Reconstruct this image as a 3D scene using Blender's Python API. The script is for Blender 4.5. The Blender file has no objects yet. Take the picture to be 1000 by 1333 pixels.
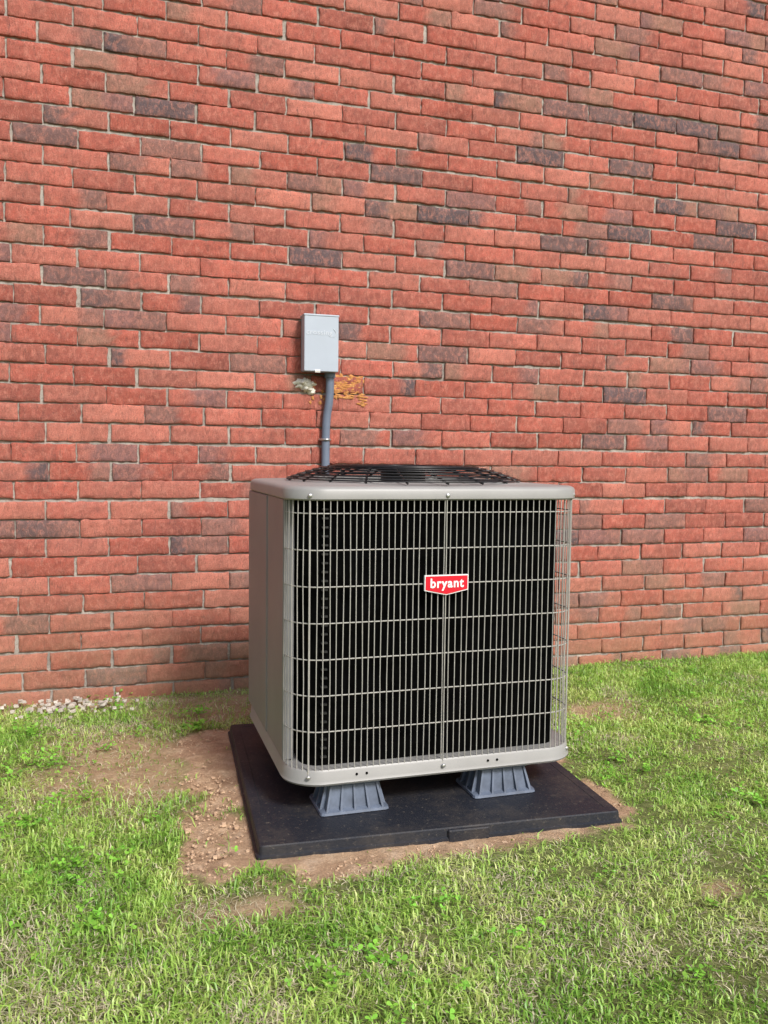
import bpy, math, random, itertools
import numpy as np
from mathutils import Vector, Matrix
random.seed(4); rng=np.random.default_rng(7)
S=bpy.context.scene
COL=S.collection

# ---------------------------------------------------------------- helpers
def link(o,parent=None):
    COL.objects.link(o)
    if parent is not None: o.parent=parent
    return o
def empty(name):
    o=bpy.data.objects.new(name,None); COL.objects.link(o); return o
def mesh_obj(name,verts,faces,mat=None,parent=None,smooth=False):
    me=bpy.data.meshes.new(name); me.from_pydata([tuple(v) for v in verts],[],faces); me.update()
    if smooth:
        for p in me.polygons: p.use_smooth=True
    o=bpy.data.objects.new(name,me)
    if mat: me.materials.append(mat)
    return link(o,parent)
def np_mesh(name,co,loops,starts,totals,mat,cols=None,parent=None,extra=None,smooth=False):
    me=bpy.data.meshes.new(name)
    me.vertices.add(len(co)); me.vertices.foreach_set("co",co.astype(np.float32).ravel())
    me.loops.add(len(loops)); me.loops.foreach_set("vertex_index",loops.astype(np.int32))
    me.polygons.add(len(starts)); me.polygons.foreach_set("loop_start",starts.astype(np.int32))
    me.polygons.foreach_set("loop_total",totals.astype(np.int32))
    if smooth: me.polygons.foreach_set("use_smooth",np.ones(len(starts),dtype=bool))
    if cols is not None:
        a=me.attributes.new("col",'FLOAT_COLOR','POINT')
        c=np.ones((len(co),4),dtype=np.float32); c[:,:3]=cols; a.data.foreach_set("color",c.ravel())
    if extra:
        for k,v in extra.items():
            a=me.attributes.new(k,'FLOAT','POINT'); a.data.foreach_set("value",v.astype(np.float32))
    me.update(calc_edges=True); me.validate()
    me.materials.append(mat)
    o=bpy.data.objects.new(name,me); return link(o,parent)
def box(name,x0,x1,y0,y1,z0,z1,mat,parent=None,bev=0.0,seg=2):
    v=[(x0,y0,z0),(x1,y0,z0),(x1,y1,z0),(x0,y1,z0),(x0,y0,z1),(x1,y0,z1),(x1,y1,z1),(x0,y1,z1)]
    f=[(0,3,2,1),(4,5,6,7),(0,1,5,4),(1,2,6,5),(2,3,7,6),(3,0,4,7)]
    o=mesh_obj(name,v,f,mat,parent)
    if bev>0:
        m=o.modifiers.new("b",'BEVEL'); m.width=bev; m.segments=seg
    return o
def rr(x0,x1,y0,y1,r,n=10):
    pts=[]
    for cx,cy,a0 in ((x1-r,y0+r,-90),(x1-r,y1-r,0),(x0+r,y1-r,90),(x0+r,y0+r,180)):
        for i in range(n+1):
            a=math.radians(a0+90*i/n); pts.append((cx+r*math.cos(a),cy+r*math.sin(a)))
    return pts
def loft(name,rings,mat,parent=None,close_bottom=False,close_top=False,smooth=True):
    n=len(rings[0]); v=[p for r in rings for p in r]; f=[]
    for k in range(len(rings)-1):
        for i in range(n):
            j=(i+1)%n; f.append((k*n+i,k*n+j,(k+1)*n+j,(k+1)*n+i))
    if close_bottom: f.append(tuple(range(n-1,-1,-1)))
    if close_top: f.append(tuple((len(rings)-1)*n+i for i in range(n)))
    o=mesh_obj(name,v,f,mat,parent,smooth)
    if smooth:
        m=o.modifiers.new("es",'EDGE_SPLIT'); m.split_angle=math.radians(40)
    return o
def wires(name,polys,rad,mat,parent=None,res=2,cyc=False):
    cu=bpy.data.curves.new(name,'CURVE'); cu.dimensions='3D'; cu.bevel_depth=rad; cu.bevel_resolution=res; cu.use_fill_caps=True
    for pl in polys:
        s=cu.splines.new('POLY'); s.points.add(len(pl)-1)
        for p,q in zip(s.points,pl): p.co=(*q,1)
        s.use_cyclic_u=cyc; s.use_smooth=True
    cu.materials.append(mat)
    o=bpy.data.objects.new(name,cu); return link(o,parent)
def vnoise(x,y,scale,seed):
    g=np.random.default_rng(seed).random((256,256))
    X=x/scale+1000.37; Y=y/scale+1000.71
    xi=np.floor(X).astype(int); yi=np.floor(Y).astype(int); fx=X-xi; fy=Y-yi
    fx=fx*fx*(3-2*fx); fy=fy*fy*(3-2*fy)
    a=g[xi%256,yi%256]; b=g[(xi+1)%256,yi%256]; c=g[xi%256,(yi+1)%256]; d=g[(xi+1)%256,(yi+1)%256]
    return (a*(1-fx)+b*fx)*(1-fy)+(c*(1-fx)+d*fx)*fy

# ---------------------------------------------------------------- materials
class NT:
    def __init__(s,name):
        s.m=bpy.data.materials.new(name); s.m.use_nodes=True; s.t=s.m.node_tree
        s.b=s.t.nodes["Principled BSDF"]
    def n(s,typ,**kw):
        nd=s.t.nodes.new(typ)
        for k,v in kw.items():
            if k in ("inp",):
                for a,b in v.items(): nd.inputs[a].default_value=b
            else: setattr(nd,k,v)
        return nd
    def l(s,a,b): s.t.links.new(a,b)
    def noise(s,scale,detail=4,rough=.6,vec=None,dist=0):
        nd=s.n("ShaderNodeTexNoise",inp={"Scale":scale,"Detail":detail,"Roughness":rough,"Distortion":dist})
        if vec is not None: s.l(vec,nd.inputs["Vector"])
        return nd.outputs["Fac"]
    def ramp(s,fac,stops):
        r=s.n("ShaderNodeValToRGB"); e=r.color_ramp.elements
        while len(e)<len(stops): e.new(.5)
        for q,(p,c) in zip(e,stops):
            q.position=p; q.color=(c,c,c,1) if not isinstance(c,tuple) else (*c,1)
        s.l(fac,r.inputs["Fac"]); return r.outputs["Color"]
    def mix(s,f,a,b,mode='MIX'):
        m=s.n("ShaderNodeMix",data_type='RGBA',blend_type=mode)
        for sock,v in ((m.inputs[0],f),(m.inputs[6],a),(m.inputs[7],b)):
            if hasattr(v,"links"): s.l(v,sock)
            elif isinstance(v,tuple): sock.default_value=(*v,1)
            else: sock.default_value=v
        return m.outputs[2]
    def math(s,op,a,b):
        m=s.n("ShaderNodeMath",operation=op)
        for sock,v in ((m.inputs[0],a),(m.inputs[1],b)):
            if hasattr(v,"links"): s.l(v,sock)
            else: sock.default_value=v
        return m.outputs[0]
    def bump(s,h,strength=.5,dist=.005,normal=None):
        b=s.n("ShaderNodeBump",inp={"Strength":strength,"Distance":dist}); s.l(h,b.inputs["Height"])
        if normal is not None: s.l(normal,b.inputs["Normal"])
        return b.outputs["Normal"]
    def obj(s):
        return s.n("ShaderNodeTexCoord").outputs["Object"]
    def mapping(s,vec,scale):
        m=s.n("ShaderNodeMapping"); m.inputs["Scale"].default_value=scale; s.l(vec,m.inputs["Vector"]); return m.outputs["Vector"]
def simple(name,col,rough=.5,metal=0,nscale=8,nv=.15,bscale=0,bstr=.1,spec=.5):
    t=NT(name); v=t.obj(); f=t.noise(nscale,5,.6,v)
    lo=tuple(c*(1-nv) for c in col); hi=tuple(min(1,c*(1+nv)) for c in col)
    c=t.ramp(f,[(.3,lo),(.7,hi)]); t.l(c,t.b.inputs["Base Color"])
    t.b.inputs["Roughness"].default_value=rough; t.b.inputs["Metallic"].default_value=metal
    t.b.inputs["Specular IOR Level"].default_value=spec
    if bscale: t.l(t.bump(t.noise(bscale,3,.6,v),bstr,.002),t.b.inputs["Normal"])
    return t.m

# brick
t=NT("brick_clay"); v=t.obj()
at=t.n("ShaderNodeAttribute",attribute_name="col").outputs["Color"]
big=t.noise(9,5,.65,v); med=t.noise(36,6,.7,t.mapping(v,(1.5,1,1)),.6); fine=t.noise(210,5,.8,v)
c=t.mix(t.ramp(big,[(.45,0.0),(.72,.38)]),at,(.17,.09,.08))
c=t.mix(t.ramp(med,[(.47,0.0),(.66,.55)]),c,(.66,.27,.20))
c=t.mix(t.ramp(t.noise(26,7,.78,t.mapping(v,(2.6,1,.8)),1.2),[(.53,0.0),(.65,.62)]),c,(.14,.068,.06))
c=t.mix(t.ramp(fine,[(.30,.7),(.50,0.0)]),c,(.11,.045,.038))
c=t.mix(t.ramp(t.noise(130,5,.75,t.mapping(v,(1.8,1,.8)),.5),[(.58,0.0),(.72,.45)]),c,(.72,.46,.38))
sep=t.n("ShaderNodeSeparateXYZ"); t.l(v,sep.inputs[0])
mr=t.n("ShaderNodeMapRange",inp={1:.0,2:.62,3:.9,4:0.0}); t.l(sep.outputs[2],mr.inputs[0])
mf=t.math('MULTIPLY',mr.outputs[0],t.ramp(t.noise(5,5,.65,v),[(.3,.35),(.6,1.0)]))
c=t.mix(mf,c,t.mix(.60,c,(.36,.24,.145)))
t.l(c,t.b.inputs["Base Color"]); t.b.inputs["Roughness"].default_value=.85; t.b.inputs["Specular IOR Level"].default_value=.25
h=t.mix(.45,t.noise(55,7,.78,t.mapping(v,(2.6,1,.8)),1.2),fine)
t.l(t.bump(h,.9,.012),t.b.inputs["Normal"]); M_BRICK=t.m
# mortar
t=NT("mortar"); v=t.obj()
c=t.ramp(t.noise(8,6,.7,v),[(.32,(.20,.175,.155)),(.68,(.46,.43,.38))])
c=t.mix(t.ramp(t.noise(90,4,.7,v),[(.3,.6),(.52,0.0)]),c,(.13,.105,.09))
t.l(c,t.b.inputs["Base Color"]); t.b.inputs["Roughness"].default_value=.95
t.l(t.bump(t.noise(180,5,.7,v),.7,.003),t.b.inputs["Normal"]); M_MORTAR=t.m
# ground
t=NT("soil_and_turf"); v=t.obj()
da=t.n("ShaderNodeAttribute",attribute_name="dirt").outputs["Fac"]
turf=t.ramp(t.noise(35,8,.7,v),[(.3,(.08,.11,.03)),(.55,(.20,.22,.08)),(.75,(.38,.35,.19))])
soil=t.ramp(t.noise(14,8,.75,v),[(.3,(.36,.225,.14)),(.5,(.51,.345,.22)),(.72,(.68,.51,.36))])
soil=t.mix(t.ramp(t.noise(140,5,.7,v),[(.32,.5),(.5,0.0)]),soil,(.27,.165,.10))
t.l(t.mix(da,turf,soil),t.b.inputs["Base Color"]); t.b.inputs["Roughness"].default_value=.95; t.b.inputs["Specular IOR Level"].default_value=.1
t.l(t.bump(t.noise(90,9,.8,v),.9,.012),t.b.inputs["Normal"]); M_GROUND=t.m
def leafmat(name,tr=.35):
    t=NT(name); at=t.n("ShaderNodeAttribute",attribute_name="col").outputs["Color"]
    df=t.n("ShaderNodeBsdfDiffuse"); t.l(at,df.inputs["Color"])
    tl=t.n("ShaderNodeBsdfTranslucent"); t.l(at,tl.inputs["Color"])
    gl=t.n("ShaderNodeBsdfGlossy",inp={"Roughness":.45,"Color":(1,1,1,1)})
    mx=t.n("ShaderNodeMixShader"); mx.inputs[0].default_value=tr
    t.l(df.outputs[0],mx.inputs[1]); t.l(tl.outputs[0],mx.inputs[2])
    m2=t.n("ShaderNodeMixShader"); m2.inputs[0].default_value=.03
    t.l(mx.outputs[0],m2.inputs[1]); t.l(gl.outputs[0],m2.inputs[2])
    t.l(m2.outputs[0],t.t.nodes["Material Output"].inputs["Surface"]); return t.m
M_GRASS=leafmat("grass_blades"); M_CLOVER=leafmat("clover_leaf",.3)
M_STEEL=simple("painted_steel_grey",(.265,.262,.255),.42,0,6,.08,400,.05)
M_PANEL=simple("painted_steel_panel",(.205,.208,.215),.45,0,3,.10,400,.05)
M_WIRE=simple("wire_guard_paint",(.33,.32,.295),.45,0,20,.12)
M_BLACKW=simple("black_wire",(.010,.010,.011),.35,0,20,.2)
M_SCREW=simple("zinc_screw",(.5,.5,.5),.3,.8)
M_RISER=simple("riser_plastic",(.105,.13,.18),.5,0,25,.25,150,.1)
M_BOX=simple("disconnect_box_paint",(.37,.42,.49),.4,0,5,.05,300,.05)
M_BOXD=simple("disconnect_box_emboss",(.54,.58,.64),.4,0,5,.05)
M_PIPE=simple("pvc_conduit_grey",(.13,.16,.22),.45,0,12,.12)
M_WHITE=simple("badge_white",(.8,.8,.8),.35,0,5,.02)
M_RED=simple("badge_red",(.60,.012,.03),.3,0,5,.05)
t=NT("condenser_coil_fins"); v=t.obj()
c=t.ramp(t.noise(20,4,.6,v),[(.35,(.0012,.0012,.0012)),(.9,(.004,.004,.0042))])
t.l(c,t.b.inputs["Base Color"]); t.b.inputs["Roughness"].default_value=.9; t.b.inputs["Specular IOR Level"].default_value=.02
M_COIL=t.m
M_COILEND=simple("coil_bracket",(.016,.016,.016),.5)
# pad
t=NT("pad_plastic"); v=t.obj()
c=t.mix(t.ramp(t.noise(6,8,.78,v),[(.46,0.0),(.80,.34)]),(.013,.015,.022),(.15,.12,.09))
c=t.mix(t.ramp(t.noise(70,6,.8,v,.5),[(.58,0.0),(.69,.65)]),c,(.20,.17,.13))
t.l(c,t.b.inputs["Base Color"]); t.b.inputs["Roughness"].default_value=.58; t.b.inputs["Specular IOR Level"].default_value=.35
t.l(t.bump(t.noise(140,5,.6,v),.45,.003),t.b.inputs["Normal"]); M_PAD=t.m
t=NT("expanding_foam"); v=t.obj()
c=t.ramp(t.noise(45,6,.8,v),[(.3,(.22,.085,.035)),(.5,(.46,.19,.05)),(.7,(.62,.35,.14))])
t.l(c,t.b.inputs["Base Color"]); t.b.inputs["Roughness"].default_value=.85
t.l(t.bump(t.noise(150,4,.6,v),.6,.004),t.b.inputs["Normal"]); M_FOAM=t.m
M_PUTTY=simple("sealant_putty",(.76,.74,.65),.6,0,40,.12,120,.4)
M_STONE=simple("limestone_chips",(.50,.45,.39),.9,0,20,.35,150,.6)

# ---------------------------------------------------------------- camera
THETA=math.radians(17.5); PITCH=math.radians(3.75); ROLL=math.radians(0.7); F=1120.0
cam=bpy.data.cameras.new("camera"); co=bpy.data.objects.new("camera",cam); COL.objects.link(co)
fw=Vector((math.sin(THETA)*math.cos(PITCH),math.cos(THETA)*math.cos(PITCH),-math.sin(PITCH)))
right=Vector((math.cos(THETA),-math.sin(THETA),0)); up=right.cross(fw)
r2=right*math.cos(ROLL)+up*math.sin(ROLL); u2=up*math.cos(ROLL)-right*math.sin(ROLL)
CP=Vector((0,-3.884,1.075))
mm=Matrix((r2,u2,-fw)).transposed().to_4x4(); mm.translation=CP; co.matrix_world=mm
cam.sensor_fit='VERTICAL'; cam.sensor_height=24; cam.lens=F/1333*24; cam.clip_end=1000; cam.clip_start=.02
S.camera=co
def towall(x,y):
    d=fw+r2*((x-500)/F)-u2*((y-666.5)/F); k=-CP.y/d.y; p=CP+d*k; return (round(p.x,3),round(p.z,3))

# ---------------------------------------------------------------- light
w=bpy.data.worlds.new("World"); S.world=w; w.use_nodes=True
bg=w.node_tree.nodes["Background"]; sky=w.node_tree.nodes.new("ShaderNodeTexSky"); sky.sky_type='NISHITA'; sky.sun_disc=False
EL=math.radians(41); AZ=math.radians(180-17)
sd=Vector((math.sin(AZ)*math.cos(EL),math.cos(AZ)*math.cos(EL),math.sin(EL)))
sky.sun_elevation=EL; sky.sun_rotation=AZ; sky.air_density=1.0; sky.dust_density=3.5
w.node_tree.links.new(sky.outputs[0],bg.inputs[0]); bg.inputs[1].default_value=.15
sl=bpy.data.lights.new("sun",'SUN'); sl.energy=3.8; sl.angle=math.radians(12); sl.color=(1,.98,.955)
so=bpy.data.objects.new("sun",sl); COL.objects.link(so); so.rotation_euler=sd.to_track_quat('Z','Y').to_euler()
S.view_settings.view_transform='Standard'; S.view_settings.look='None'; S.view_settings.exposure=0

# ---------------------------------------------------------------- brick wall
CH=.0813; BL=.254; MJ=.0082; PH=-.012; ZO=-.024
darkpx=[(78,182),(200,63),(238,145),(245,303),(128,374),(161,400),(62,687),(428,343),(690,128),(750,137),(812,146),(868,156),(920,164),(519,276),(595,284),(627,356),(598,425),(590,473),(770,566),(960,547),(835,523),(837,217),(748,320),(836,307),(942,316),(806,415),(890,397),(705,200),(530,226),(155,503),(135,887),(870,268)]
dark=[towall(*p) for p in darkpx]
REDS=[(.47,.125,.09),(.50,.15,.11),(.43,.11,.078),(.54,.185,.135),(.47,.155,.115),(.40,.115,.085)]
DARKS=[(.135,.098,.105),(.17,.11,.108),(.115,.09,.098),(.20,.115,.108)]
BROWN=[(.30,.15,.125),(.34,.175,.13),(.25,.13,.112),(.27,.135,.125)]
gx=np.concatenate([[0,.012],np.linspace(.012,.988,13)[1:-1],[.988,1]]); gz=np.array([0,.042,.27,.5,.73,.958,1])
nx,ny=len(gx)-1,len(gz)-1
vs=[];lp=[];cl=[];base=0
W=nx+1;Hn=ny+1
front=[(j*W+i,j*W+i+1,(j+1)*W+i+1,(j+1)*W+i) for j in range(ny) for i in range(nx)]
ring=[i for i in range(W)]+[j*W+nx for j in range(1,Hn)]+[ny*W+i for i in range(nx-1,-1,-1)]+[j*W for j in range(ny-1,0,-1)]
nr=len(ring)
side=[(ring[k],W*Hn+k,W*Hn+(k+1)%nr,ring[(k+1)%nr]) for k in range(nr)]
quad=np.array(front+side)
rows=range(-3,64); x0w,x1w=-5.0,9.0
X,Z=np.meshgrid(gx,gz)
edge=np.minimum(np.minimum(X,1-X),np.minimum(Z,1-Z))<1e-6
for r in rows:
    off=PH+(BL/2 if r%2 else 0)+rng.normal(0,.009)
    n0=int(math.floor((x0w-off)/BL)); n1=int((x1w-off)/BL)
    rw=rng.normal(0,.0018)
    for k in range(n0,n1):
        xa=off+k*BL+MJ/2+rng.normal(0,.0025); xb=off+(k+1)*BL-MJ/2+rng.normal(0,.0025)
        za=ZO+r*CH+MJ/2+rw+rng.normal(0,.0016); zb=ZO+(r+1)*CH-MJ/2+rw+rng.normal(0,.0016)
        cx=(xa+xb)/2; cz=(za+zb)/2
        isd=any(abs(cx-a)<BL/2 and abs(cz-b)<CH/2 for a,b in dark)
        q=rng.random()
        vis=(-.8<cx<3.6 and cz<3.8)
        if isd or (not vis and q<.08) or (vis and q<.010):
            ca=np.array(DARKS[rng.integers(4)]); cb=ca.copy()
            if rng.random()<.4: cb=np.array(BROWN[rng.integers(4)])
        elif q<.28:
            ca=np.array(BROWN[rng.integers(4)]); cb=np.array(REDS[rng.integers(6)])
            if rng.random()<.16: ca=np.array(DARKS[rng.integers(4)])
            if rng.random()<.2: cb=np.array(BROWN[rng.integers(4)])
            if rng.random()<.5: ca,cb=cb,ca
        else: ca=np.array(REDS[rng.integers(6)]); cb=ca*rng.uniform(.8,1.2)
        yy=-.0068+np.where(edge,.0030,0)+rng.normal(0,.0015,X.shape)+rng.normal(0,.0013)+(X-.5)*rng.normal(0,.0018)+(Z-.5)*rng.normal(0,.0018)
        xx=xa+X*(xb-xa)+np.where(edge,rng.normal(0,.0015,X.shape),0)
        zz=za+Z*(zb-za)+np.where(edge,rng.normal(0,.0016,X.shape),0)
        f=np.stack([xx.ravel(),yy.ravel(),zz.ravel()],1)
        b=f[ring].copy(); b[:,1]=.03
        vs.append(f); vs.append(b)
        m=np.clip((X.ravel()-rng.uniform(.2,.8))*rng.uniform(2,8)+.5+rng.normal(0,.22,W*Hn),0,1)[:,None]
        c=ca*(1-m)+cb*m
        c=c*(1+rng.normal(0,.08,(W*Hn,1)))
        cl.append(c); cl.append(c[ring]*.8)
        lp.append(quad+base); base+=W*Hn+nr
co_=np.concatenate(vs); q=np.concatenate(lp); cc=np.clip(np.concatenate(cl),0,1)
wall=np_mesh("brick_wall",co_,q.ravel(),np.arange(len(q))*4,np.full(len(q),4),M_BRICK,cc)
mx=np.arange(-5,9.001,.015); mz=np.arange(-.3,5.2,.010)
X,Z=np.meshgrid(mx,mz); Y=.0034+(vnoise(X,Z,.022,3)-.5)*.005+(vnoise(X,Z,.25,5)-.5)*.002
n_=len(mx); idx=np.arange(len(mz)*n_).reshape(len(mz),n_)
qq=np.stack([idx[:-1,:-1],idx[:-1,1:],idx[1:,1:],idx[1:,:-1]],-1).reshape(-1,4)
np_mesh("mortar_joints",np.stack([X.ravel(),Y.ravel(),Z.ravel()],1),qq.ravel(),np.arange(len(qq))*4,np.full(len(qq),4),M_MORTAR,parent=wall,smooth=True)
box("wall_core",-4.99,8.98,.032,.35,-.29,5.19,M_MORTAR,wall)

# ---------------------------------------------------------------- pad plan
PA=math.radians(-3.2); PO=Vector((.360,-1.690)); PS=1.05
pdx=Vector((math.cos(PA),math.sin(PA))); pdy=Vector((-math.sin(PA),math.cos(PA)))
def padlocal(x,y):
    a=x-PO.x; b=y-PO.y; return a*pdx.x+b*pdx.y, a*pdy.x+b*pdy.y
def dirtmask(x,y):
    u,v_=padlocal(x,y)
    n=(vnoise(x,y,.14,11)-.5)*.12+(vnoise(x,y,.03,12)-.5)*.06
    dl=(.215-.03*v_)+n-np.maximum(-u,0)
    wl=.055+.125*np.exp(-((u-.08)/.28)**2)
    df=wl+n*.7-np.maximum(-v_,0)
    inside=np.minimum(np.minimum(dl,df),np.minimum(.05+n-np.maximum(u-PS,0),.10+n-np.maximum(v_-PS,0)))
    dd=np.hypot(np.minimum(u+.02,0)/.22,np.minimum(v_+.02,0)/.18); inside=np.where((u<-.02)&(v_<-.02),np.minimum(inside,(1.0-dd)*.12+n),inside)
    return np.clip(inside/.04+.3,0,1)
def sparse(x,y):
    n=(vnoise(x,y,.2,21)-.5)*1.0+(vnoise(x,y,.06,22)-.5)*.6
    def e(cx,cy,rx,ry): return 1-np.sqrt(((x-cx)/rx)**2+((y-cy)/ry)**2)
    s=np.maximum.reduce([e(.02,-.85,.36,.70),e(1.95,-.75,.40,.4)-.3,e(.38,-.25,.5,.3),e(-.1,-.06,.6,.12),e(2.1,-1.9,.22,.12)-.2,e(1.45,-2.15,.10,.07),e(.32,-1.93,.34,.14)-.2])
    return np.clip((s+n*.5)*1.6,0,1)

# ---------------------------------------------------------------- ground
def axis(a,b,step,far):
    near=np.arange(a,b+1e-6,step); o=[];s=step;p=near[-1]
    while p<far: s*=1.35; p+=s; o.append(p)
    i=[];s=step;p=near[0]
    while p>-far: s*=1.35; p-=s; i.append(p)
    return np.concatenate([np.array(i[::-1]),near,np.array(o)])
gx_=axis(-1.2,3.8,.0125,250); gy_=axis(-3.2,.06,.0125,250)
X,Y=np.meshgrid(gx_,gy_); X=X.ravel();Y=Y.ravel()
dm=dirtmask(X,Y); sp=sparse(X,Y)
near=((X>-1.3)&(X<3.9)&(Y>-3.3)&(Y<.1)).astype(float)
u,v_=padlocal(X,Y)
pdist=np.hypot(np.maximum(np.maximum(-u,u-PS),0),np.maximum(np.maximum(-v_,v_-PS),0))
Zg=((vnoise(X,Y,.5,31)-.5)*.02+(vnoise(X,Y,.08,32)-.5)*.010+(vnoise(X,Y,.04,33)-.5)*.012*dm+(vnoise(X,Y,.019,34)-.5)*.008*np.maximum(dm,sp*.6))*near
Zg=Zg*np.clip(pdist/.1+.3,0,1)+.012*np.exp(-pdist/.07)*near
ins=(u>.006)&(u<PS-.006)&(v_>.006)&(v_<PS-.006)
Zg=np.where(ins,-.02,Zg)
n_=len(gx_); idx=np.arange(len(gy_)*n_).reshape(len(gy_),n_)
qq=np.stack([idx[:-1,:-1],idx[:-1,1:],idx[1:,1:],idx[1:,:-1]],-1).reshape(-1,4)
np_mesh("ground",np.stack([X,Y,Zg],1),qq.ravel(),np.arange(len(qq))*4,np.full(len(qq),4),M_GROUND,extra={"dirt":np.maximum(dm,sp*.8)},smooth=True)

# ---------------------------------------------------------------- grass
def blades(x,y,L,wd,lean,col):
    n=len(x); a=rng.uniform(0,2*np.pi,n); ba=a+rng.normal(0,.5,n)+np.pi/2
    dx,dy=np.cos(a),np.sin(a); wx,wy=np.cos(ba)*wd/2,np.sin(ba)*wd/2
    s=np.sin(lean);c=np.cos(lean)
    z0=-.006
    mx_,my_,mz_=x+dx*L*.5*s*.7,y+dy*L*.5*s*.7,z0+L*.52*c+.006
    sw=rng.normal(0,.25,n)*L
    tx,ty,tz=x+dx*L*s-dy*sw,y+dy*L*s+dx*sw,np.maximum(z0+L*c*.85,.004)
    v=np.empty((n,5,3))
    v[:,0]=np.stack([x-wx,y-wy,np.full(n,z0)],1); v[:,1]=np.stack([x+wx,y+wy,np.full(n,z0)],1)
    v[:,2]=np.stack([mx_+wx*.9,my_+wy*.9,mz_],1); v[:,3]=np.stack([mx_-wx*.9,my_-wy*.9,mz_],1)
    v[:,4]=np.stack([tx,ty,tz],1)
    b=np.arange(n)[:,None]*5
    lp=np.concatenate([b+np.array([0,1,2,3]),b+np.array([3,2,4])],1).ravel()
    st=(np.arange(n)[:,None]*7+np.array([0,4])).ravel(); tt=np.tile([4,3],n)
    cv=np.repeat(col[:,None,:],5,1).copy()
    cv[:,0:2]=cv[:,0:2]*.55+np.array([.34,.35,.15])*.45
    return v.reshape(-1,3),lp,st,tt,cv.reshape(-1,3)
def mkgrass(name,area,dens,Lm,Wm):
    xa,xb,ya,yb=area; n=int((xb-xa)*(yb-ya)*dens)
    x=rng.uniform(xa,xb,n); y=rng.uniform(ya,yb,n)
    dxx,dyy=x-CP.x,y-CP.y; X_=dxx*math.cos(THETA)-dyy*math.sin(THETA); Z_=dxx*math.sin(THETA)+dyy*math.cos(THETA)
    k=(Z_>1.2)&(np.abs(X_)<Z_*.47+.35)&(x<3.9)&(y>-3.2)
    if name!="lawn_grass": k=~k
    x=x[k];y=y[k]
    cl=vnoise(x,y,.10,41)*.6+vnoise(x,y,.03,42)*.4
    dm=dirtmask(x,y); sp=sparse(x,y)
    u,v_=padlocal(x,y); ins=(u>-.012)&(u<PS+.012)&(v_>-.012)&(v_<PS+.012)
    p=np.clip(.15+cl*1.5,0,1)*(1-dm*.99)*(1-sp*.80)
    k=(rng.random(len(x))<p)&(~ins)&(y<-.012); x=x[k];y=y[k]; sp=sp[k]; n=len(x)
    lush=np.clip(vnoise(x,y,.55,55)*1.3-.40+np.clip((x-1.3)*.22,-.2,.3),0,1)
    g=vnoise(x,y,.30,51)*.45+vnoise(x,y,.08,52)*.55+rng.normal(0,.18,n)-lush*.15
    A=np.array([.15,.36,.035]);B=np.array([.39,.61,.11]);C=np.array([.68,.73,.28])
    t1=np.clip(g*2,0,1)[:,None]; t2=np.clip(g*2-1,0,1)[:,None]
    col=A*(1-t1)+B*t1; col=col*(1-t2)+C*t2
    straw=rng.random(n)<np.clip(.15+.46*np.clip(vnoise(x,y,.16,61)*2.0-.85,0,1)-.12*lush,.05,1)+.35*sp
    sc=np.array([.84,.76,.54])*rng.uniform(.5,1.08,(n,1)); col[straw]=sc[straw]
    L=rng.uniform(.45,1.3,n)*Lm*(.55+.6*vnoise(x,y,.12,71)+.25*lush); L[straw]*=1.15
    lean=np.abs(rng.normal(.9,.42,n)); lean[straw]=rng.uniform(1.0,1.5,straw.sum())
    lean=np.clip(lean,0,1.5)
    wd=rng.uniform(.5,1.5,n)*Wm; wd[straw]*=.7
    v,lp,st,tt,cv=blades(x,y,L,wd,lean,np.clip(col,0,.88))
    return np_mesh(name,v,lp,st,tt,M_GRASS,cv)
lg=mkgrass("lawn_grass",(-1.4,4.0,-3.3,0),34000,.040,.0032)
og=mkgrass("lawn_surround",(-7,10,-9,0),1700,.07,.008); og.parent=lg

def leaves(name,clumps):
    V=[];Lp=[];Cc=[];b=0
    for cx,cy,rad,n,sz in clumps:
        for i in range(n):
            a=rng.uniform(0,6.283); r=rad*abs(rng.normal(0,.55)); px=cx+r*math.cos(a); py=cy+r*math.sin(a); pz=rng.uniform(.012,.038)
            col=np.array([.18,.44,.055])*rng.uniform(.6,1.5)+np.array([.06,.04,0])*rng.random()
            rot=rng.uniform(0,6.283)
            for k in range(3):
                aa=rot+k*2.094+rng.normal(0,.2); s=sz*rng.uniform(.7,1.3)
                d=np.array([math.cos(aa),math.sin(aa),rng.normal(.1,.3)]); w_=np.array([-math.sin(aa),math.cos(aa),rng.normal(0,.3)])
                o=np.array([px,py,pz])
                pts=[o,o+d*s*.5+w_*s*.36,o+d*s*.9+w_*s*.30,o+d*s*1.02,o+d*s*.9-w_*s*.30,o+d*s*.5-w_*s*.36]
                V+=pts; Lp+=[b+j for j in range(6)]; Cc+=[col*(1.15 if j in(0,3) else .95) for j in range(6)]; b+=6
    V=np.array(V);Lp=np.array(Lp);n=len(V)//6
    return np_mesh(name,V,Lp,np.arange(n)*6,np.full(n,6),M_CLOVER,np.array(Cc))
cl=[(.52,-2.20,.10,22,.013),(.42,-2.25,.08,14,.013),(-.30,-.45,.24,90,.012),(-.25,-.8,.18,60,.011),(-.25,-1.3,.16,60,.011),(-.1,-1.6,.2,70,.011),(-.05,-1.9,.12,30,.011),(1.9,-1.75,.22,60,.012),(1.15,-2.45,.09,10,.011),(.30,-.55,.07,34,.013),(.33,-.35,.07,24,.012),(2.3,-1.0,.3,90,.011),(0,-.15,.25,70,.011),(2.6,-.2,.4,90,.011),(1.6,-2.2,.1,20,.012)]
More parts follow.
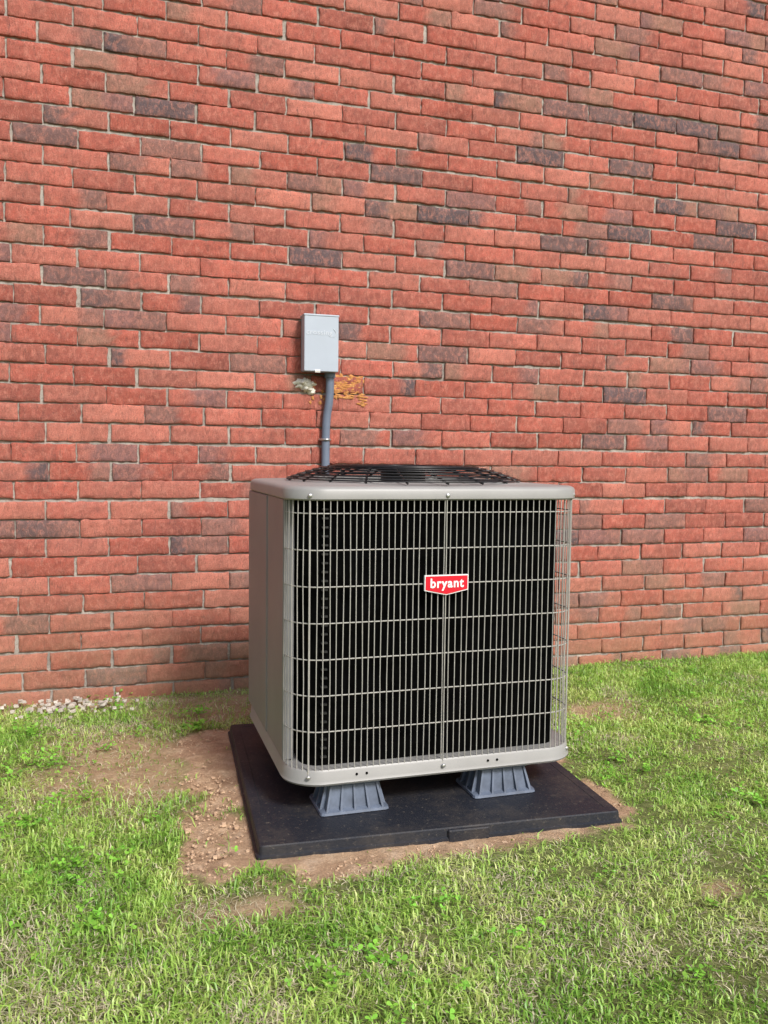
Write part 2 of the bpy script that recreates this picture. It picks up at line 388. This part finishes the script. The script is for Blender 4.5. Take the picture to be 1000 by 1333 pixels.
for i in range(170):
    x=rng.uniform(-.9,3.6); y=rng.uniform(-2.9,-.05); u,v_=padlocal(x,y)
    if -.24<u<PS+.1 and -.24<v_<PS+.05: continue
    cl.append((x,y,rng.uniform(.03,.14),int(rng.integers(3,18)),rng.uniform(.008,.0125)))
leaves("clover_weeds",cl)

V=[];Fc=[]
def chip(cx,cy,cz,s):
    b=len(V)
    for a in itertools.product((-1,1),repeat=3):
        V.append((cx+a[0]*s*rng.uniform(.4,1),cy+a[1]*s*rng.uniform(.4,1),cz+a[2]*s*rng.uniform(.25,.6)))
    for f in ((0,1,3,2),(4,6,7,5),(0,4,5,1),(2,3,7,6),(0,2,6,4),(1,5,7,3)): Fc.append(tuple(b+i for i in f))
for i in range(110):
    chip(rng.normal(-.17,.14),-abs(rng.normal(.11,.08))-.02,.012+rng.uniform(0,.02),rng.uniform(.003,.013)*(1.7 if i<8 else 1))
mesh_obj("rubble_chips",V,Fc,M_STONE)
V=[];Fc=[]
cnt=0
while cnt<1200:
    x=rng.uniform(.0,1.6);y=rng.uniform(-2,-.3)
    u,v_=padlocal(x,y)
    if (-.012<u<PS+.012 and -.012<v_<PS+.012): continue
    if dirtmask(np.array([x]),np.array([y]))[0]<.6: continue
    chip(x,y,.006,rng.uniform(.0015,.0045)*(1 if rng.random()<.97 else 2.2)); cnt+=1
mesh_obj("soil_clods",V,Fc,simple("soil_clod",(.52,.36,.235),.95,0,30,.25))

# ---------------------------------------------------------------- pad
pad=empty("equipment_pad")
def pt(u,v_,z): p=PO+pdx*u+pdy*v_; return (p.x,p.y,z)
def padrings(o,z,r=.012):
    return [pt(a,b,z) for a,b in rr(o,PS-o,o,PS-o,r,4)]
loft("pad_slab",[padrings(-.010,-.02),padrings(-.009,.018),padrings(-.003,.021),padrings(-.001,.042),padrings(.002,.045),padrings(.03,.045),padrings(.033,.0435)],M_PAD,pad,close_top=True,smooth=False)
vv=[pt(a,b,z) for z in (.0,.041) for a,b in ((.52,-.012),(.64,-.012),(.64,.003),(.52,.003))]
o=mesh_obj("pad_tab",vv,[(0,1,5,4),(1,2,6,5),(2,3,7,6),(3,0,4,7),(4,5,6,7)],M_PAD,pad); m=o.modifiers.new("b",'BEVEL'); m.width=.003

# ---------------------------------------------------------------- air conditioner
ac=empty("air_conditioner_unit")
UX0,UX1,UY0,UY1=.468,1.376,-1.556,-.775; ZB=.135; ZT=.988; R=.10
def ring3(o,z,n=10,r=None):
    r=max(.02,(R if r is None else r)-o); return [(a,b,z) for a,b in rr(UX0+o,UX1-o,UY0+o,UY1-o,r,n)]
loft("base_pan",[ring3(.03,ZB+.004),ring3(.006,ZB),ring3(-.006,ZB+.002),ring3(-.010,ZB+.008),ring3(-.006,ZB+.016),ring3(-.004,ZB+.040),ring3(.0,ZB+.046),ring3(.03,ZB+.044)],M_STEEL,ac,close_bottom=True,close_top=True)
cx,cy=(UX0+UX1)/2,(UY0+UY1)/2
base_r=rr(UX0,UX1,UY0,UY1,R,10)
def circ(rad,z):
    out=[]
    for a,b in base_r:
        an=math.atan2((b-cy)/(UY1-UY0),(a-cx)/(UX1-UX0)); out.append((cx+rad*math.cos(an),cy+rad*math.sin(an),z))
    return out
GR=.375
loft("top_cap",[ring3(.02,ZT-.037),ring3(-.004,ZT-.040),ring3(-.009,ZT-.036),ring3(-.009,ZT-.012),ring3(-.004,ZT-.004),ring3(.006,ZT),ring3(.02,ZT+.001),circ(GR+.008,ZT+.006),circ(GR,ZT+.012),circ(GR-.01,ZT+.010),circ(GR-.012,ZT-.12)],M_STEEL,ac)
loft("condenser_coil",[ring3(.045,ZB+.04),ring3(.045,ZT-.037)],M_COIL,ac)
loft("fan_shroud_interior",[circ(GR-.013,ZT-.11),circ(.30,ZT-.16)],M_COIL,ac,close_top=True)
path=[p for p in rr(UX0,UX1,UY0,UY1,R,12)]
n12=13
fr=path[0:n12]; br=path[n12:2*n12]; fl=path[3*n12:]
guard=[(UX0,UY0+R+.004)]+fl+fr+br
def resample(pl,step):
    out=[pl[0]];acc=0
    for a,b in zip(pl[:-1],pl[1:]):
        d=math.dist(a,b)
        while acc+d>=step and d>0:
            tt=(step-acc)/d; a=(a[0]+(b[0]-a[0])*tt,a[1]+(b[1]-a[1])*tt); out.append(a); d=math.dist(a,b); acc=0
        acc+=d
    return out
gp=resample(guard,.0190)
def jit(x,y):
    z0,z1=ZB+.03,ZT-.03; a=rng.normal(0,.0013);b=rng.normal(0,.0013)
    return [(x,y,z0),(x+a,y,z0+.27),(x+b,y,z0+.55),(x,y,z1)]
wires("wire_guard_vertical",[jit(x,y) for x,y in gp],.00155,M_WIRE,ac,1)
dense=resample(guard,.01)
def inset(p,d):
    x=min(max(p[0],UX0+R),UX1-R); y=min(max(p[1],UY0+R),UY1-R); dx,dy=p[0]-x,p[1]-y; L=math.hypot(dx,dy) or 1
    return (p[0]-dx/L*d,p[1]-dy/L*d)
hz=[ZB+.052+.1035*i for i in range(1,8)]
wires("wire_guard_horizontal",[[(*inset(p,.003),z) for p in dense] for z in hz],.0020,M_WIRE,ac,1)
for i,(sx,sy) in enumerate(((.925,UY0-.003),(UX0+.052,UY0+.008),(UX1-.022,UY0+.035))):
    wires("guard_strap_%d"%i,[[(sx,sy,ZB+.02),(sx,sy,ZT-.01)]],.0018,M_WIRE,ac,2)
    for z in (ZB+.028,ZT-.026):
        bpy.ops.mesh.primitive_uv_sphere_add(radius=.0065,segments=12,ring_count=8,location=(sx,sy-.008,z)); o=bpy.context.object; o.name="screw_head"; o.scale=(1,.6,1); o.data.materials.append(M_SCREW); o.parent=ac
for x in (.66,.69,1.07,1.10):
    bpy.ops.mesh.primitive_cylinder_add(radius=.0035,depth=.004,location=(x,UY0-.0055,ZB+.028),rotation=(math.pi/2,0,0)); o=bpy.context.object; o.name="drain_hole"; o.data.materials.append(M_COIL); o.parent=ac
V=[];Fc=[]
for i in range(30):
    z=ZB+.07+i*.0255
    for xx,ww in ((.562,.018),):
        b=len(V); x0,x1,y0,y1,z0,z1=xx,xx+ww,UY0+.032,UY0+.042,z,z+.005
        V+=[(x0,y0,z0),(x1,y0,z0),(x1,y0,z1),(x0,y0,z1),(x0,y1,z0),(x1,y1,z0),(x1,y1,z1),(x0,y1,z1)]
        Fc+=[tuple(b+k for k in f) for f in ((0,1,2,3),(3,2,6,7),(0,4,5,1),(1,5,6,2),(0,3,7,4))]
mesh_obj("coil_end_brackets",V,Fc,M_COILEND,ac)
box("side_panel",UX0-.003,UX0+.03,UY0+R+.008,UY0+R+.27,ZB+.047,ZT-.041,M_PANEL,ac,.003)
box("service_panel",UX0-.006,UX0+.03,UY0+R+.273,UY1-.035,ZB+.047,ZT-.041,M_PANEL,ac,.006)
loft("rear_corner_panel",[[(a,b,z) for a,b in rr(UX0+.001,UX0+.2,UY1-.2,UY1,.05,6)] for z in (ZB+.045,ZT-.038)],M_PANEL,ac)
# top grille
pol=[]
def gz2(r): return ZT+.012+.042*(1-max(0,(r-.22)/(GR+.01-.22))**1.6 if r>.22 else 1)
for r in (.10,.125,.15,.175,.20,.225,.25,.275,.30,.325,.35,.37,.385):
    pol.append([(cx+r*math.cos(a),cy+r*math.sin(a),gz2(r)) for a in np.linspace(0,2*math.pi,49)[:-1]])
wires("fan_grille_rings",pol,.0024,M_BLACKW,ac,1,cyc=True)
pol=[]
for k in range(20):
    a=2*math.pi*k/20+.06
    pol.append([(cx+r*math.cos(a+(r-.08)*.9),cy+r*math.sin(a+(r-.08)*.9),gz2(r)-.004) for r in np.linspace(.08,.388,12)])
wires("fan_grille_spokes",pol,.0034,M_BLACKW,ac,1)
bpy.ops.mesh.primitive_cylinder_add(radius=.095,depth=.012,location=(cx,cy,ZT+.046)); o=bpy.context.object; o.name="motor_cover"; o.data.materials.append(M_BLACKW); o.parent=ac
bpy.ops.mesh.primitive_cylinder_add(radius=.075,depth=.13,location=(cx,cy,ZT-.03)); o=bpy.context.object; o.name="fan_motor"; o.data.materials.append(M_BLACKW); o.parent=ac
for k in range(3):
    a=k*2.094; vv=[];ff=[]
    for i in range(6):
        r=.06+.28*i/5; w_=.05+.07*i/5
        for s in (-1,1): vv.append((cx+r*math.cos(a+s*w_/r*.8),cy+r*math.sin(a+s*w_/r*.8),ZT-.09+s*.025))
    for i in range(5): ff.append((2*i,2*i+1,2*i+3,2*i+2))
    mesh_obj("fan_blade_%d"%k,vv,ff,M_BLACKW,ac,True)
# badge
bx,bz=.925,.705; bw,bh=.068,.0255
def shield(s,y):
    w_,h_=bw-s,bh-s
    return [(bx-w_,y,bz+h_),(bx-w_,y,bz-h_+.006),(bx,y,bz-h_-.008),(bx+w_,y,bz-h_+.006),(bx+w_,y,bz+h_)]
def plate(name,s,y0,y1,mat):
    a=shield(s,y0);b=shield(s,y1);n=len(a)
    f=[tuple(range(n))]+[(i,i+n,(i+1)%n+n,(i+1)%n) for i in range(n)]
    return mesh_obj(name,a+b,f,mat,ac)
plate("badge_border",0,UY0-.010,UY0-.002,M_WHITE); plate("badge_field",.0028,UY0-.0115,UY0-.009,M_RED)
def text(name,body,size,loc,mat,parent,ext=.0006,rx=90,sx=1.0,off=0):
    tc=bpy.data.curves.new(name,'FONT'); tc.body=body; tc.size=size; tc.extrude=ext; tc.align_x='CENTER'; tc.align_y='CENTER'; tc.offset=off; tc.space_character=1.12
    tc.materials.append(mat); o=bpy.data.objects.new(name,tc); link(o,parent); o.location=loc; o.rotation_euler=(math.radians(rx),0,0); o.scale=(sx,1,1); return o
text("badge_lettering","bryant",.038,(bx,UY0-.0122,bz+.001),M_WHITE,ac,off=.0009,sx=.95)
# riser feet
def riser(x,y):
    def rg(hx,hy,z): return [(a,b,z) for a,b in rr(x-hx,x+hx,y-hy,y+hy,min(hx,hy)*.15,2)]
    z0=.0455;zt=ZB+.001
    loft("riser_foot_body",[rg(.104,.080,z0),rg(.102,.078,z0+.007),rg(.084,.064,z0+.012),rg(.074,.056,zt-.016),rg(.082,.062,zt-.012),rg(.082,.062,zt)],M_RISER,ac,True,True,False)
    V=[];Fc=[]
    for sy in (-1,1):
        for i in (-2,-1,0,1,2):
            xb_,xt_=x+i*.042,x+i*.034; b=len(V)
            for dx in (-.003,.003):
                V+=[(xb_+dx,y+sy*.0765,z0+.006),(xb_+dx,y+sy*.055,z0+.006),(xt_+dx,y+sy*.048,zt-.012),(xt_+dx,y+sy*.060,zt-.012)]
            Fc+=[tuple(b+k for k in f) for f in ((0,1,2,3),(4,7,6,5),(0,3,7,4),(1,5,6,2))]
    for sx in (-1,1):
        for i in (-1,0,1):
            yb,yt=y+i*.045,y+i*.034; b=len(V)
            for dy in (-.003,.003):
                V+=[(x+sx*.100,yb+dy,z0+.006),(x+sx*.07,yb+dy,z0+.006),(x+sx*.066,yt+dy,zt-.012),(x+sx*.080,yt+dy,zt-.012)]
            Fc+=[tuple(b+k for k in f) for f in ((0,1,2,3),(4,7,6,5),(0,3,7,4),(1,5,6,2))]
    mesh_obj("riser_foot_ribs",V,Fc,M_RISER,ac)
for x in (.660,1.135):
    for y in (-1.475,-.88): riser(x,y)

# ---------------------------------------------------------------- disconnect box
db=empty("electrical_disconnect_box")
box("box_back",.818,.963,-.055,-.007,1.452,1.690,M_BOX,db,.003)
box("box_cover",.812,.969,-.105,-.050,1.446,1.692,M_BOX,db,.004,3)
box("box_top_flange",.810,.971,-.1075,-.02,1.690,1.698,M_BOX,db,.002)
box("latch_tab",.86,.885,-.110,-.100,1.440,1.452,M_SCREW,db,.001)
text("cover_embossing","crossing",.032,(.880,-.1055,1.618),M_BOXD,db,.0012)
wires("cover_chevron",[[(.945,-.1055,1.636),(.960,-.1055,1.618),(.945,-.1055,1.600)]],.0018,M_BOXD,db,1)
cd=empty("electrical_conduit")
pth=[(.945,-.045,1.47),(.945,-.045,1.40),(.945,-.044,1.36),(.942,-.040,1.31),(.935,-.034,1.26),(.932,-.030,1.21),(.931,-.029,1.15),(.931,-.029,.95),(.931,-.029,.62),(.931,-.045,.53),(.93,-.09,.47),(.93,-.2,.43),(.93,-.5,.42),(.93,-.78,.43)]
wires("pvc_pipe",[pth],.0195,M_PIPE,cd,4)
wires("pipe_coupling",[[(.945,-.045,1.452),(.945,-.045,1.425)]],.0255,M_PIPE,cd,4)
wires("pipe_strap",[[(.905,-.012,1.145),(.911,-.03,1.145),(.918,-.047,1.145),(.931,-.0535,1.145),(.944,-.047,1.145),(.951,-.03,1.145),(.957,-.012,1.145)]],.005,M_SCREW,cd,2)
def blob(name,pts,mat,seed):
    rg=np.random.default_rng(seed); V=[];Fc=[]
    for (x,z,rx,rz,d) in pts:
        b=len(V); n=14
        V.append((x,-.009-d,z))
        for ringi,(f,dd) in enumerate(((.55,.75),(1.0,-.3))):
            for k in range(n):
                a=2*math.pi*k/n; q=f*rg.uniform(.6,1.4); V.append((x+rx*q*math.cos(a),-.009-d*dd,z+rz*q*math.sin(a)))
        for k in range(n):
            j=(k+1)%n; Fc.append((b,b+1+j,b+1+k)); Fc.append((b+1+k,b+1+j,b+1+n+j,b+1+n+k))
    return mesh_obj(name,V,Fc,mat,None,True)
fp=[]
for i in range(80):
    a=rng.random()**1.3; x=.975+a*.13; z=1.45-.035*rng.random()-.09*rng.random()*(1-.6*a)
    fp.append((x,z,rng.uniform(.007,.018),rng.uniform(.004,.010),rng.uniform(.0008,.0024)))
for i in range(36):
    a=rng.random(); fp.append((.98+.15*a,1.42-.11*a+rng.normal(0,.012),.010,.004,.0015))
for i in range(16): fp.append((1.0+rng.random()*.13,1.345+rng.normal(0,.005),.013,.004,.0015))
for i in range(18): fp.append((.895+rng.normal(0,.016),1.42-rng.random()*.11,.007,.008,.0015))
blob("foam_sealant",fp,M_FOAM,3)
fp=[(.845+rng.normal(0,.020),1.408-abs(rng.normal(0,.024)),rng.uniform(.014,.026),rng.uniform(.010,.018),rng.uniform(.012,.03)) for i in range(18)]
blob("sealant_putty",fp,M_PUTTY,5)
